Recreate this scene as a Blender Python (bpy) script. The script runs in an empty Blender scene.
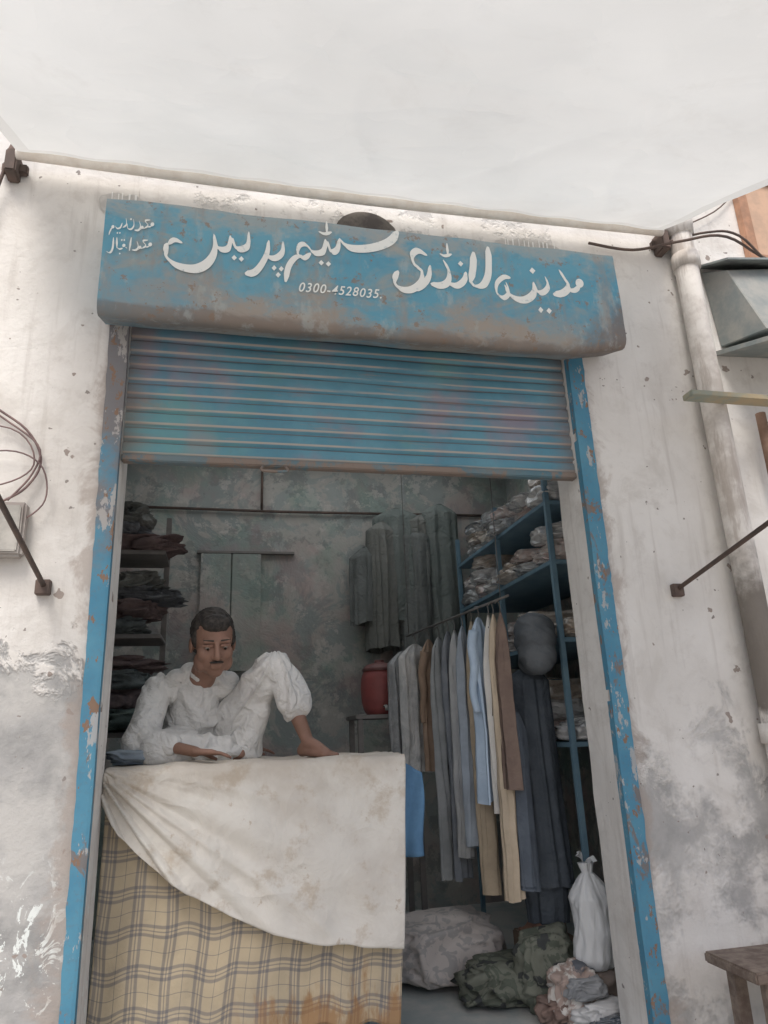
import bpy, bmesh, math, random
from mathutils import Vector, Matrix, noise as mn
random.seed(7)
SC=bpy.context.scene
COL=SC.collection

# ---------------------------------------------------------------- materials
class Mat:
    def __init__(s,name,rough=0.8,spec=0.3,metal=0.0):
        s.m=bpy.data.materials.new(name);s.m.use_nodes=True;s.nt=s.m.node_tree
        s.b=s.nt.nodes['Principled BSDF'];s.b.inputs['Roughness'].default_value=rough
        s.b.inputs['Specular IOR Level'].default_value=spec;s.b.inputs['Metallic'].default_value=metal
        s.geo=s.nt.nodes.new('ShaderNodeNewGeometry');s.P=s.geo.outputs['Position']
        s.tc=s.nt.nodes.new('ShaderNodeTexCoord');s.O=s.tc.outputs['Object'];s.U=s.tc.outputs['UV']
        sx=s.nt.nodes.new('ShaderNodeSeparateXYZ');s.nt.links.new(s.P,sx.inputs[0]);s.x,s.y,s.z=sx.outputs
    def put(s,sock,v):
        if isinstance(v,(int,float)): sock.default_value=v
        elif isinstance(v,(tuple,list)):
            sock.default_value=(tuple(v)+(1,))[:len(sock.default_value)]
        else: s.nt.links.new(v,sock)
    def noise(s,scale,detail=4,rough=0.55,vec=None,dist=0.0,stretch=None,off=0.0):
        v=vec or s.P
        if stretch or off:
            mp=s.nt.nodes.new('ShaderNodeMapping');s.nt.links.new(v,mp.inputs[0])
            mp.inputs['Scale'].default_value=stretch or (1,1,1);mp.inputs['Location'].default_value=(off,off*.7,off*1.3);v=mp.outputs[0]
        n=s.nt.nodes.new('ShaderNodeTexNoise');s.nt.links.new(v,n.inputs['Vector'])
        n.inputs['Scale'].default_value=scale;n.inputs['Detail'].default_value=min(detail,5)
        n.inputs['Roughness'].default_value=rough;n.inputs['Distortion'].default_value=dist
        return n.outputs['Fac']
    def math(s,op,a,b=0.0,c=None,clamp=False):
        n=s.nt.nodes.new('ShaderNodeMath');n.operation=op;n.use_clamp=clamp
        s.put(n.inputs[0],a);s.put(n.inputs[1],b)
        if c is not None:s.put(n.inputs[2],c)
        return n.outputs[0]
    def step(s,v,lo,hi):
        n=s.nt.nodes.new('ShaderNodeMapRange');n.interpolation_type='SMOOTHSTEP'
        s.put(n.inputs['Value'],v);n.inputs['From Min'].default_value=lo;n.inputs['From Max'].default_value=hi
        return n.outputs[0]
    def inv(s,v): return s.math('SUBTRACT',1.0,v)
    def mul(s,a,b): return s.math('MULTIPLY',a,b)
    def ridge(s,v): return s.inv(s.mul(s.math('ABSOLUTE',s.math('SUBTRACT',v,.5)),5.0))
    def mix(s,f,a,b,mode='MIX'):
        n=s.nt.nodes.new('ShaderNodeMix');n.data_type='RGBA';n.blend_type=mode
        s.put(n.inputs[0],f);s.put(n.inputs[6],a);s.put(n.inputs[7],b);return n.outputs[2]
    def col(s,c): s.put(s.b.inputs['Base Color'],c);s.c=c;return s
    def bump(s,h,strength=0.4,dist=0.01):
        n=s.nt.nodes.new('ShaderNodeBump');n.inputs['Strength'].default_value=strength;n.inputs['Distance'].default_value=dist
        s.nt.links.new(h,n.inputs['Height']);s.nt.links.new(n.outputs[0],s.b.inputs['Normal']);return s
    def translucent(s,f,c):
        t=s.nt.nodes.new('ShaderNodeBsdfTranslucent');s.put(t.inputs[0],c)
        mx=s.nt.nodes.new('ShaderNodeMixShader');mx.inputs[0].default_value=f
        o=s.nt.nodes['Material Output'];s.nt.links.new(s.b.outputs[0],mx.inputs[1]);s.nt.links.new(t.outputs[0],mx.inputs[2]);s.nt.links.new(mx.outputs[0],o.inputs[0]);return s

def plaster(name,side):
    m=Mat(name,.9,.15)
    n1=m.noise(1.6,5,.6);n2=m.noise(6,5,.65);n3=m.noise(30,3,.6);n4=m.noise(3.2,5,.72,dist=.6,off=5)
    c=m.mix(m.step(n1,.35,.65),(.81,.79,.76),(.72,.695,.66))
    c=m.mix(m.mul(m.step(n4,.5,.68),.5),c,(.61,.58,.54))
    c=m.mix(m.mul(m.step(n2,.54,.70),.4),c,(.54,.505,.47))
    vr=m.noise(5,5,.6,stretch=(3,3,.22),off=2)
    c=m.mix(m.mul(m.step(vr,.52,.72),.45),c,(.51,.475,.44))
    zz=m.math('ADD',m.z,m.mul(m.math('SUBTRACT',n4,.5),1.7))
    zz=m.math('ADD',zz,m.mul(m.math('SUBTRACT',n2,.5),.5))
    cem=m.mix(m.step(n2,.35,.65),(.42,.415,.41),(.32,.32,.315))
    cem=m.mix(m.step(m.noise(2.1,5,.6,off=9),.45,.62),cem,(.54,.53,.51))
    if side=='left': g=m.inv(m.step(zz,1.84,2.02))
    elif side=='right':
        pz=m.math('ADD',zz,m.mul(m.math('ABSOLUTE',m.math('SUBTRACT',m.x,2.45)),.9))
        g=m.mul(m.mul(m.inv(m.step(pz,1.40,1.72)),.85),m.step(m.noise(2.2,5,.65,off=3),.40,.54))
    else: g=m.mul(m.step(m.noise(4,5,.7,off=2),.5,.6),m.mul(m.step(m.z,4.3,4.4),.6))
    g=m.mul(g,m.inv(m.step(m.y,.01,.04)))
    c=m.mix(g,c,cem)
    if side=='left':
        pl=m.mul(m.step(m.noise(9,5,.75,dist=1.2,stretch=(1,1,.7),off=4),.55,.575),m.inv(m.step(m.z,.8,1.15)))
        c=m.mix(pl,c,(.80,.84,.82))
    if side!='top':
        ex=m.math('ABSOLUTE',m.math('SUBTRACT',m.x,.705));ex=m.math('ADD',ex,m.mul(m.math('SUBTRACT',n4,.5),.5))
        eg=m.mul(m.mul(m.inv(m.step(ex,1.33,1.42)),.7),m.mul(m.inv(m.step(m.y,.004,.02)),m.inv(m.step(m.z,3.4,3.6))))
        c=m.mix(eg,c,(.42,.36,.32))
    ch=m.step(m.noise(7,3,.5,off=11),.69,.70);c=m.mix(ch,c,(.36,.31,.28))
    c=m.mix(m.step(m.noise(22,2,.5,off=1),.735,.75),c,(.32,.29,.27))
    m.col(c)
    h=m.math('ADD',m.mul(n3,.35),m.math('ADD',m.mul(n2,.9),m.mul(g,-1.0)))
    m.bump(h,.6,.014);return m.m

def interior_mat(name='old_interior_plaster'):
    m=Mat(name,.9,.15)
    n1=m.noise(1.3,5,.6);n2=m.noise(1.9,5,.75,dist=.8,off=2);n3=m.noise(14,4)
    c=m.mix(m.step(n1,.35,.65),(.43,.47,.46),(.34,.38,.375))
    c=m.mix(m.mul(m.step(n2,.48,.54),.65),c,(.60,.56,.51))
    c=m.mix(m.mul(m.step(m.noise(2.6,5,.75,off=7),.52,.58),.6),c,(.24,.255,.25))
    c=m.mix(m.mul(m.step(m.noise(4,5,.75,off=27),.57,.60),.6),c,(.68,.65,.61))
    c=m.mix(m.mul(m.step(m.noise(1.6,4,.6,off=37),.50,.64),.38),c,(.48,.28,.28))  # pinkish lens tint painted into the plaster colour
    c=m.mix(m.mul(m.step(m.noise(1.6,4,.6,off=47),.50,.64),.35),c,(.24,.43,.35))  # greenish lens tint, likewise put into the colour
    c=m.mix(m.mul(n3,.3),c,(.34,.32,.30))
    m.col(c).bump(m.math('ADD',n2,m.mul(n3,.4)),.8,.02);return m.m

def paint_rust(name,blue,blue2,rust,amt=.55,stretch=(1,1,1),scale=4,metal=0.0,rough=.65,soft=.10,speck=.35):
    m=Mat(name,rough,.25,metal)
    n1=m.noise(scale*.5,5,.6);n2=m.noise(scale,5,.75,dist=.5,stretch=stretch,off=3);n3=m.noise(scale*9,4,.6)
    c=m.mix(m.step(n1,.35,.65),blue,blue2)
    c=m.mix(m.step(n2,amt,amt+soft),c,rust)
    c=m.mix(m.mul(m.step(n3,.5,.8),speck),c,(.18,.15,.13))
    m.n2=n2;m.n3=n3
    m.col(c).bump(m.math('ADD',n2,m.mul(n3,.3)),.35,.004);return m

def cloth(name,c1,c2=None,scale=6,rough=.95,dirt=None,b=.35,wrinkle=0.0):
    m=Mat(name,rough,.1)
    c2=c2 or tuple(v*.8 for v in c1)
    n1=m.noise(scale,4,.6)
    c=m.mix(m.step(n1,.35,.65),c1,c2)
    if dirt: c=m.mix(m.mul(m.step(m.noise(scale*.6,5,.65,off=6),.52,.7),.6),c,dirt)
    m.col(c)
    h=m.noise(scale*2.5,5,.65,off=3,dist=.6)
    if wrinkle:
        h=m.math('ADD',m.mul(h,.4),m.mul(m.ridge(m.noise(9,2,.5,dist=.8,off=13)),wrinkle))
        h=m.math('ADD',h,m.mul(m.ridge(m.noise(21,2,.5,dist=.6,off=23)),wrinkle*.35))
    m.bump(h,b,.015);return m.m

def plain(name,c1,c2=None,rough=.6,spec=.3,metal=0,scale=8,b=.2):
    m=Mat(name,rough,spec,metal);c2=c2 or tuple(v*.7 for v in c1)
    n=m.noise(scale,5,.65);m.col(m.mix(m.step(n,.35,.65),c1,c2)).bump(n,b,.004);return m.m

# ---------------------------------------------------------------- object helpers
def tag(o,label=None,cat=None,group=None,kind=None):
    if label:o['label']=label
    if cat:o['category']=cat
    if group:o['group']=group
    if kind:o['kind']=kind
    return o
def empty(name,loc,label,cat,group=None):
    e=bpy.data.objects.new(name,None);e.location=loc;e.empty_display_size=.1;COL.objects.link(e)
    return tag(e,label,cat,group)
def link(name,me,mat,parent=None,smooth=False):
    xs=[v.co for v in me.vertices]
    loc=Vector(((min(v.x for v in xs)+max(v.x for v in xs))/2,(min(v.y for v in xs)+max(v.y for v in xs))/2,min(v.z for v in xs)))
    me.transform(Matrix.Translation(-loc))
    o=bpy.data.objects.new(name,me);COL.objects.link(o);o.location=loc
    if mat: me.materials.append(mat)
    if smooth:
        for p in me.polygons:p.use_smooth=True
    if parent:
        o.parent=parent
        w=parent.location.copy()
        pp=parent.parent
        while pp: w+=pp.location;pp=pp.parent
        o.location=loc-w
    return o
def mesh(name,verts,faces,mat,parent=None,smooth=False,uv=None):
    me=bpy.data.meshes.new(name);me.from_pydata([tuple(v) for v in verts],[],faces);me.update()
    if uv:
        l=me.uv_layers.new(name='UVMap')
        for lp in me.loops:l.data[lp.index].uv=uv[lp.vertex_index]
    return link(name,me,mat,parent,smooth)
def frombm(name,bm,mat,parent=None,smooth=False):
    me=bpy.data.meshes.new(name);bmesh.ops.recalc_face_normals(bm,faces=bm.faces);bm.to_mesh(me);bm.free()
    return link(name,me,mat,parent,smooth)
def bm_box(bm,x0,x1,y0,y1,z0,z1,bev=0.0):
    vs=bmesh.ops.create_cube(bm,size=1)['verts']
    for v in vs:v.co=Vector(((x0+x1)/2+v.co.x*(x1-x0),(y0+y1)/2+v.co.y*(y1-y0),(z0+z1)/2+v.co.z*(z1-z0)))
    if bev>0:
        es=list({e for v in vs for e in v.link_edges})
        bmesh.ops.bevel(bm,geom=es,offset=bev,segments=2,affect='EDGES')
def box(name,x0,x1,y0,y1,z0,z1,mat,parent=None,bev=0.004):
    bm=bmesh.new();bm_box(bm,x0,x1,y0,y1,z0,z1,bev=bev);return frombm(name,bm,mat,parent)
def grid_faces(nu,nv,close_u=False):
    f=[]
    for j in range(nv-1):
        for i in range(nu if close_u else nu-1):
            a=j*nu+i;b=j*nu+(i+1)%nu;f.append((a,b,b+nu,a+nu))
    return f
def catmull(pts,n=8):
    P=[Vector(p) for p in pts];out=[]
    for i in range(len(P)-1):
        p0=P[max(i-1,0)];p1=P[i];p2=P[i+1];p3=P[min(i+2,len(P)-1)]
        for k in range(n):
            t=k/n;out.append(.5*((2*p1)+(p2-p0)*t+(2*p0-5*p1+4*p2-p3)*t*t+(3*p1-p0-3*p2+p3)*t*t*t))
    out.append(P[-1]);return out
def tube_data(pts,r,seg=10,smooth_n=0):
    P=[Vector(p) for p in pts]
    if smooth_n:P=catmull(P,smooth_n)
    R=r if isinstance(r,(list,tuple)) else None
    V=[];ref=None
    for i,p in enumerate(P):
        d=(P[min(i+1,len(P)-1)]-P[max(i-1,0)]).normalized()
        if ref is None: ref=d.orthogonal().normalized()
        ref=(ref-d*ref.dot(d)).normalized();w=d.cross(ref)
        if R: t=i/(len(P)-1)*(len(R)-1);k=min(int(t),len(R)-2);rr=R[k]+(R[k+1]-R[k])*(t-k)
        else: rr=r
        for s in range(seg):
            a=2*math.pi*s/seg;V.append(p+ref*math.cos(a)*rr+w*math.sin(a)*rr)
    F=grid_faces(seg,len(P),True)
    F.append(tuple(range(seg))[::-1]);F.append(tuple(range((len(P)-1)*seg,len(P)*seg)))
    return V,F
def tube(name,pts,r,mat,parent=None,seg=10,smooth_n=0):
    V,F=tube_data(pts,r,seg,smooth_n);return mesh(name,V,F,mat,parent,True)
def multi_tube(name,lst,mat,parent=None,seg=8,smooth_n=6):
    VV=[];FF=[]
    for pts,r in lst:
        V,F=tube_data(pts,r,seg,smooth_n);o=len(VV);VV+=V;FF+=[tuple(i+o for i in f) for f in F]
    return mesh(name,VV,FF,mat,parent,True)

# sculpting by union of capsules and ellipsoids, voxel-remeshed into one skin
def cap(bm,a,ra,b,rb,seg=14):
    a=Vector(a);b=Vector(b);d=b-a;L=d.length
    q=d.to_track_quat('Z','Y').to_matrix().to_4x4() if L>1e-6 else Matrix.Identity(4)
    if L>1e-5:
        bmesh.ops.create_cone(bm,cap_ends=True,segments=seg,radius1=ra,radius2=rb,depth=L,matrix=Matrix.Translation((a+b)/2)@q)
    for p,r in ((a,ra),(b,rb)):
        bmesh.ops.create_icosphere(bm,subdivisions=2,radius=r*1.01,matrix=Matrix.Translation(p))
def ell(bm,c,r,rot=None,M0=None):
    M=Matrix.Translation(Vector(c))
    if M0 is not None: M=M0@M
    if rot:
        M=M@Matrix.Rotation(rot[2],4,'Z')@Matrix.Rotation(rot[1],4,'Y')@Matrix.Rotation(rot[0],4,'X')
    M=M@Matrix.Diagonal((r[0],r[1],r[2],1))
    bmesh.ops.create_icosphere(bm,subdivisions=3,radius=1,matrix=M)
def remeshed(name,bm,voxel,mat,parent,smooth_it=4,fold=None,post=2):
    me=bpy.data.meshes.new('tmp');bm.to_mesh(me);bm.free()
    def ev(me,mods):
        o=bpy.data.objects.new('tmp',me);COL.objects.link(o)
        for k in mods:
            if k[0]=='R': r=o.modifiers.new('r','REMESH');r.mode='VOXEL';r.voxel_size=k[1]
            else: s=o.modifiers.new('s','SMOOTH');s.iterations=k[1];s.factor=.5
        dg=bpy.context.evaluated_depsgraph_get();dg.update()
        m2=bpy.data.meshes.new_from_object(o.evaluated_get(dg));bpy.data.objects.remove(o);return m2
    m2=ev(me,[('R',voxel),('S',smooth_it)])
    if fold:
        nr=[v.normal.copy() for v in m2.vertices]
        for v,n in zip(m2.vertices,nr): v.co+=n*fold(v.co,n)
        m2.update()
        if post: m2=ev(m2,[('S',post)])
    m2.name=name
    return link(name,m2,mat,parent,True)
def folds(amp,dirv,freq,along=3.0,seed=0.0,low=.4,wander=1.8):
    """sharp-crested cloth creases running across dirv, wandering and fading in patches, always outwards"""
    d=Vector(dirv).normalized();u=d.orthogonal().normalized();v=d.cross(u)
    def f(p,n):
        w=mn.noise(Vector((p.x*3+seed,p.y*3,p.z*(3 if wander>1 else 1))))*wander
        q=Vector((p.dot(d)*freq+w+seed,p.dot(u)*along+w*.5,p.dot(v)*along-seed))
        a=max(0,1-abs(mn.noise(q))*3.6)
        fade=.35+1.3*max(0,mn.noise(Vector((p.x*4,p.y*4+seed,p.z*4)))+.2)
        return amp*a*fade+amp*low*mn.noise(Vector((p.x*6,p.y*6,p.z*6+seed)))+amp*.2
    return f
def radial_folds(amp,c,freq,seed=0.0):
    """creases fanning down from a high point such as a raised knee"""
    c=Vector(c)
    def f(p,n):
        d=p-c;L=d.length;a=math.atan2(d.x,-d.z)
        q=Vector((a*freq+seed,L*2.2+.3*math.sin(a*3),d.y*3))
        r=max(0,1-abs(mn.noise(q))*3.4)
        return amp*r*min(1,.25+L*3)+amp*.3*mn.noise(Vector((p.x*6,p.y*6,p.z*6+seed)))+amp*.2
    return f

# ---------------------------------------------------------------- ground and building
m=Mat('dusty_street',.95,.1);n=m.noise(.5,5,.65);n2=m.noise(8,5,.7)
m.col(m.mix(m.step(n,.35,.65),m.mix(n2,(.42,.39,.35),(.32,.30,.28)),(.38,.36,.33))).bump(n2,.5,.01)
def sheet(name,x0,x1,y0,y1,z,mat,kind='structure'):
    o=mesh(name,[(x0,y0,z),(x1,y0,z),(x1,y1,z),(x0,y1,z)],[(0,1,2,3)],mat);tag(o,kind=kind);return o
sheet('ground',-300,300,-300,300,-.12,m.m)
m=Mat('worn_shop_floor',.7,.3);n=m.noise(2.5,5,.65);m.col(m.mix(m.step(n,.4,.6),(.36,.40,.40),(.48,.48,.46))).bump(n,.3,.005)
sheet('floor',-1.45,2.9,.02,3.3,.024,m.m)

BX=(-7.0,9.0);DX0,DX1=-.552,1.962;HEAD=3.66;TOP=5.75
bld=empty('shop_building',(1,0,-.12),'whitewashed plaster shop front with stained, peeling walls','building')
PL=plaster('peeling_plaster_weathered','left');PR=plaster('peeling_plaster_patchy','right');PT=plaster('whitewash_plaster','top')
INT=interior_mat()
def wobbly_wall(name,x0,x1,z0,z1,mat,wob0=0,wob1=0,nx=60,nz=60,y0=0,y1=.3):
    V=[]
    def X(i,z):
        t=i/nx;x=x0+(x1-x0)*t
        if t==0 and wob0:x+=wob0*mn.noise(Vector((3,z*4,0)))*.9
        if t==1 and wob1:x+=wob1*mn.noise(Vector((9,z*4,0)))*.9
        return x
    for j in range(nz+1):
        z=z0+(z1-z0)*j/nz
        for i in range(nx+1):
            x=X(i,z);V.append((x,y0+.006*mn.noise(Vector((x*1.3,z*1.3,1)))+.002*mn.noise(Vector((x*7,z*7,1))),z))
    nf=len(V)
    for j in range(nz+1):
        z=z0+(z1-z0)*j/nz
        V.append((X(0,z),y1,z));V.append((X(nx,z),y1,z))
    F=grid_faces(nx+1,nz+1)
    for j in range(nz):
        a=nf+2*j
        F.append((j*(nx+1),(j+1)*(nx+1),a+2,a));F.append((j*(nx+1)+nx,a+1,a+3,(j+1)*(nx+1)+nx))
        F.append((a,a+2,a+3,a+1))
    o=mesh(name,V,F,mat,bld,True);o.modifiers.new('e','EDGE_SPLIT').split_angle=math.radians(50);return o
wobbly_wall('wall',BX[0],DX0,-.12,TOP,PL,0,.008);wobbly_wall('wall',DX1,BX[1],-.12,TOP,PR,.008,0)
wobbly_wall('lintel',DX0+.001,DX1-.001,HEAD,TOP,PT)
box('threshold',DX0+.01,DX1-.01,-.02,.32,-.11,.02,plain('worn_concrete',(.42,.41,.39),(.3,.3,.3),.9),bld)
RX0,RX1,RY,RZ=-1.45,2.9,3.3,4.25
box('interior_wall',RX0-.15,RX1+.15,RY,RY+.15,-.1,RZ,INT,bld)
box('interior_wall',RX0-.15,RX0,.302,RY-.001,-.1,RZ,INT,bld)
box('interior_wall',RX1,RX1+.15,.302,RY-.001,-.1,RZ,INT,bld)
lx0,lx1,ly0,ly1=-.7,2.3,.7,3.0  # unseen ceiling opening, added to let daylight into the room
bm=bmesh.new()
for a in ((RX0-.15,lx0,.302,RY+.15),(lx1,RX1+.15,.302,RY+.15),(lx0,lx1,.302,ly0),(lx0,lx1,ly1,RY+.15)): bm_box(bm,a[0],a[1],a[2],a[3],RZ+.001,RZ+.12)
frombm('ceiling',bm,INT,bld)
m=Mat('added_fibreglass_roof_light',.6,.3);m.col((.6,.68,.66));m.translucent(.75,(.86,.90,.88))  # sheet over the added opening, out of view, to brighten the interior
mesh('added_roof_light',[(lx0-.1,ly0-.1,RZ+.14),(lx1+.1,ly0-.1,RZ+.14),(lx1+.1,ly1+.1,RZ+.14),(lx0-.1,ly1+.1,RZ+.14)],[(0,1,2,3)],m.m,bld)
dark=plain('painted_hollow_shade',(.10,.09,.085),(.2,.18,.16),.95)  # flat dark patch: the vent hollow's shade is put into its colour
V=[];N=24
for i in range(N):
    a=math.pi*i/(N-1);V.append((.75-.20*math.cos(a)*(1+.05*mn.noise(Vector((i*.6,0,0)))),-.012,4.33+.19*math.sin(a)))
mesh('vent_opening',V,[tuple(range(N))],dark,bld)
# dried paint runs: each a thin raised bead of its own depth, on a scuffed grey patch
dripm=plain('drip_white',(.92,.92,.90),(.84,.84,.82));stm=plain('grey_paint_smear',(.50,.49,.47),(.66,.64,.61),.9,scale=14)
for (xa,xb,n) in ((-.70,-.58,5),(1.62,1.95,11)):
    V=[];zt=4.46;M_=40
    for i in range(M_):
        u=i/(M_-1);x=xa-.06+(xb-xa+.12)*u;e_=math.sin(math.pi*u)**.4
        V+=[(x,-.0105,zt-.06+(.05+.02*mn.noise(Vector((x*20,0,0))))*e_),(x,-.0105,zt-.06-(.12+.05*mn.noise(Vector((x*9,3,0))))*e_)]
    sm_=mesh('paint_smear',V,[(2*i,2*i+1,2*i+3,2*i+2) for i in range(M_-1)],stm,bld)
    VV=[];FF=[]
    for i in range(n):
        x=xa+(xb-xa)*i/(n-1)+.02*random.random();w=.0025+.004*random.random();zb=zt-.07-.15*random.random();z1=zt-.005-.02*random.random();k=len(VV)
        for q in range(7):
            t=q/6;ww=w*(1-.5*t)*(1 if q<6 else .3);zq=z1+(zb-z1)*t;yy=-.0125-.0006*i
            VV+=[(x-ww,yy,zq),(x+ww,yy,zq)]
        FF+=[(k+2*q,k+2*q+1,k+2*q+3,k+2*q+2) for q in range(6)]
    mesh('paint_drips',VV,FF,dripm,sm_)
wood=plain('weathered_wood',(.50,.28,.18),(.36,.21,.14),.7,scale=12)
bm=bmesh.new()
for a in ((3.40,3.48,4.45,5.22),(4.2,4.28,4.45,5.22),(3.48,4.2,4.45,4.53),(3.48,4.2,5.14,5.22),(3.81,3.86,4.53,5.14)):
    bm_box(bm,a[0],a[1],-.05,.0,a[2],a[3],bev=.004)
win=frombm('window',bm,wood,bld)
box('shutter_panel',3.481,4.199,-.03,-.008,4.531,5.139,plain('sunbleached_panel',(.62,.42,.30),(.5,.35,.26),.7),win)

# ---------------------------------------------------------------- rolling shutter
sh=empty('rolling_shutter',(.71,0,.02),'half raised blue rolling shutter with hand-lettered rusty hood','shutter')
m=paint_rust('faded_blue_hood_paint',(.105,.32,.46),(.16,.39,.51),(.36,.365,.34),.51,(1,1,1.6),1.7,soft=.20,speck=.2)
low=m.math('ADD',m.z,m.mul(m.math('SUBTRACT',m.noise(2.4,5,.75,off=12,stretch=(1,1,1.6)),.5),1.1))
mid=m.inv(m.step(m.math('ABSOLUTE',m.math('SUBTRACT',m.x,.75)),.6,1.6))
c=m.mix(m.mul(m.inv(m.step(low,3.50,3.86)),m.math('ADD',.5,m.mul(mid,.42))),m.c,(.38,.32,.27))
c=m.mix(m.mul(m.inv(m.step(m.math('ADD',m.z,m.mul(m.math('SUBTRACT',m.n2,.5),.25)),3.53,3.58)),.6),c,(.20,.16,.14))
c=m.mix(m.mul(m.step(low,4.0,4.25),.65),c,(.42,.40,.37))
rc=m.math('ADD',m.mul(m.math('SUBTRACT',m.x,1.9),1.5),m.math('SUBTRACT',m.mul(m.n2,.9),m.mul(m.math('SUBTRACT',m.z,3.5),1.2)))
c=m.mix(m.mul(m.step(rc,.30,.6),.8),c,(.22,.16,.13))
c=m.mix(m.mul(m.step(m.noise(9,5,.7,off=20,stretch=(1,1,.5)),.53,.68),.5),c,(.44,.48,.48))
c=m.mix(m.mul(m.step(m.noise(12,5,.75,off=31),.59,.63),.75),c,(.28,.20,.15))
c=m.mix(m.mul(m.step(m.noise(5,5,.65,off=41,stretch=(1.5,1,.3)),.52,.68),.5),c,(.33,.28,.24))
m.col(c)
def hood_d(x,z): return .012*mn.noise(Vector((x*2.2,z*3,4)))+.003*mn.noise(Vector((x*8,z*8,4)))
prof=[(-.0,4.20),(-.20,4.198),(-.262,4.195),(-.278,4.185),(-.283,4.16)]+[(-.283,4.16-.055*k) for k in range(1,11)]+[(-.280,3.56),(-.270,3.535),(-.25,3.52),(-.225,3.52),(-.15,3.55),(-.02,3.60)]
V=[];nx=90
for i in range(nx+1):
    x=-.665+2.86*i/nx
    for (y,z) in prof:
        lift=0
        if z<3.7: lift=.05*max(0,(x-1.9))/.3*1.2+.012*mn.noise(Vector((x*2.5,2,0)))
        if z>4.1: lift=.008*mn.noise(Vector((x*3,6,0)))
        V.append((x,y+(hood_d(x,z) if y<-.1 else 0),z+lift))
k=len(prof);F=grid_faces(k,nx+1)
F.append(tuple(range(k)));F.append(tuple(range(nx*k,(nx+1)*k))[::-1])
hood=mesh('hood',V,F,m.m,sh,True);hood.modifiers.new('e','EDGE_SPLIT').split_angle=math.radians(60)
m=paint_rust('blue_slat_paint',(.11,.28,.38),(.15,.34,.44),(.31,.30,.29),.56,(.3,1,3),4,soft=.2,speck=.2)
c=m.mix(m.mul(m.step(m.noise(1.5,4,.6,off=61),.46,.62),.5),m.c,(.42,.23,.26))  # reddish lens tint painted into the slat colour
c=m.mix(m.mul(m.step(m.noise(1.5,4,.6,off=71),.46,.62),.4),c,(.18,.38,.32))  # green lens tint painted over the slats the same way
SL=.084
fr=m.math('FRACT',m.mul(m.math('SUBTRACT',m.z,2.905),1/SL))
ln=m.mul(m.step(m.math('ABSOLUTE',m.math('SUBTRACT',fr,.20)),.09,.04),m.step(m.noise(2.2,5,.7,stretch=(.5,1,7),off=8),.30,.50))
l2=m.step(m.math('ABSOLUTE',m.math('SUBTRACT',fr,.90)),.07,.03)
c=m.mix(m.mul(ln,.75),c,(.54,.46,.39));c=m.mix(m.mul(l2,.6),c,(.20,.13,.10))
ee=m.math('ADD',m.math('ABSOLUTE',m.math('SUBTRACT',m.x,.71)),m.mul(m.n2,.5))
c=m.mix(m.mul(m.step(ee,1.3,1.55),.65),c,(.29,.21,.18))
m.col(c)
V=[];pp=[(0,0),(.003,.004),(.009,.010),(.0115,.018),(.012,.034),(.0115,.052),(.009,.066),(.002,.072),(-.003,.077),(-.002,.082)]
prof=[(.068-d,2.905+i*SL+h) for i in range(10) for (d,h) in pp]
nx=60
for i in range(nx+1):
    x=-.546+2.502*i/nx
    for (y,zz) in prof: V.append((x,y+.006*mn.noise(Vector((x*1.5,zz*2,0))),zz+.014*mn.noise(Vector((x*1.2,int((zz-2.9)/SL)*.7,5)))))
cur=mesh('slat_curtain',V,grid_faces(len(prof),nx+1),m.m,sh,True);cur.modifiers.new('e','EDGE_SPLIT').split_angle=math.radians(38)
bar=paint_rust('grimy_bottom_rail',(.11,.21,.26),(.18,.23,.25),(.26,.21,.18),.46).m
box('bottom_rail',-.548,1.958,.045,.10,2.872,2.912,bar,sh,.006)
multi_tube('pull_handle',[([(.16,.05,2.87),(.16,.03,2.84),(.28,.03,2.84),(.28,.05,2.87)],.008)],bar,sh)
m=paint_rust('flaking_blue_rail_paint',(.08,.25,.38),(.11,.30,.42),(.20,.19,.19),.56,(1,1,.45),7,soft=.06)
up=m.math('ADD',m.z,m.mul(m.math('SUBTRACT',m.noise(3,5,.7,off=6),.5),2.4));lf=m.inv(m.step(m.x,0,.5))
c=m.mix(m.mul(m.mul(m.step(up,2.4,3.0),lf),.8),m.c,(.24,.19,.17))
c=m.mix(m.mul(m.step(m.noise(11,5,.7,off=15,stretch=(1,1,.4)),.58,.61),.8),c,(.48,.46,.44))
c=m.mix(m.step(m.noise(16,5,.7,off=55,stretch=(1,1,.5)),.60,.62),c,(.26,.17,.12));m.col(c)
gm=m.m
for s,xo,xi in ((1,-.645,-.548),(-1,2.055,1.958)):
    V=[];N=80
    for i in range(N+1):
        z=-.05+3.68*i/N
        j=.004*mn.noise(Vector((0,z*2,s)));tp=.045*(1-i/N) if s==1 else .01*(1-i/N)
        a=xo+s*tp+j+.007*mn.noise(Vector((4,z*12,s)));b=xi+j
        V+=[(a,-.004,z),(a,-.020,z),(b-s*.012,-.022,z),(b,-.020,z),(b,.03,z)]
    mesh('guide_rail',V,grid_faces(5,N+1),gm,sh,False)

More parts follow.
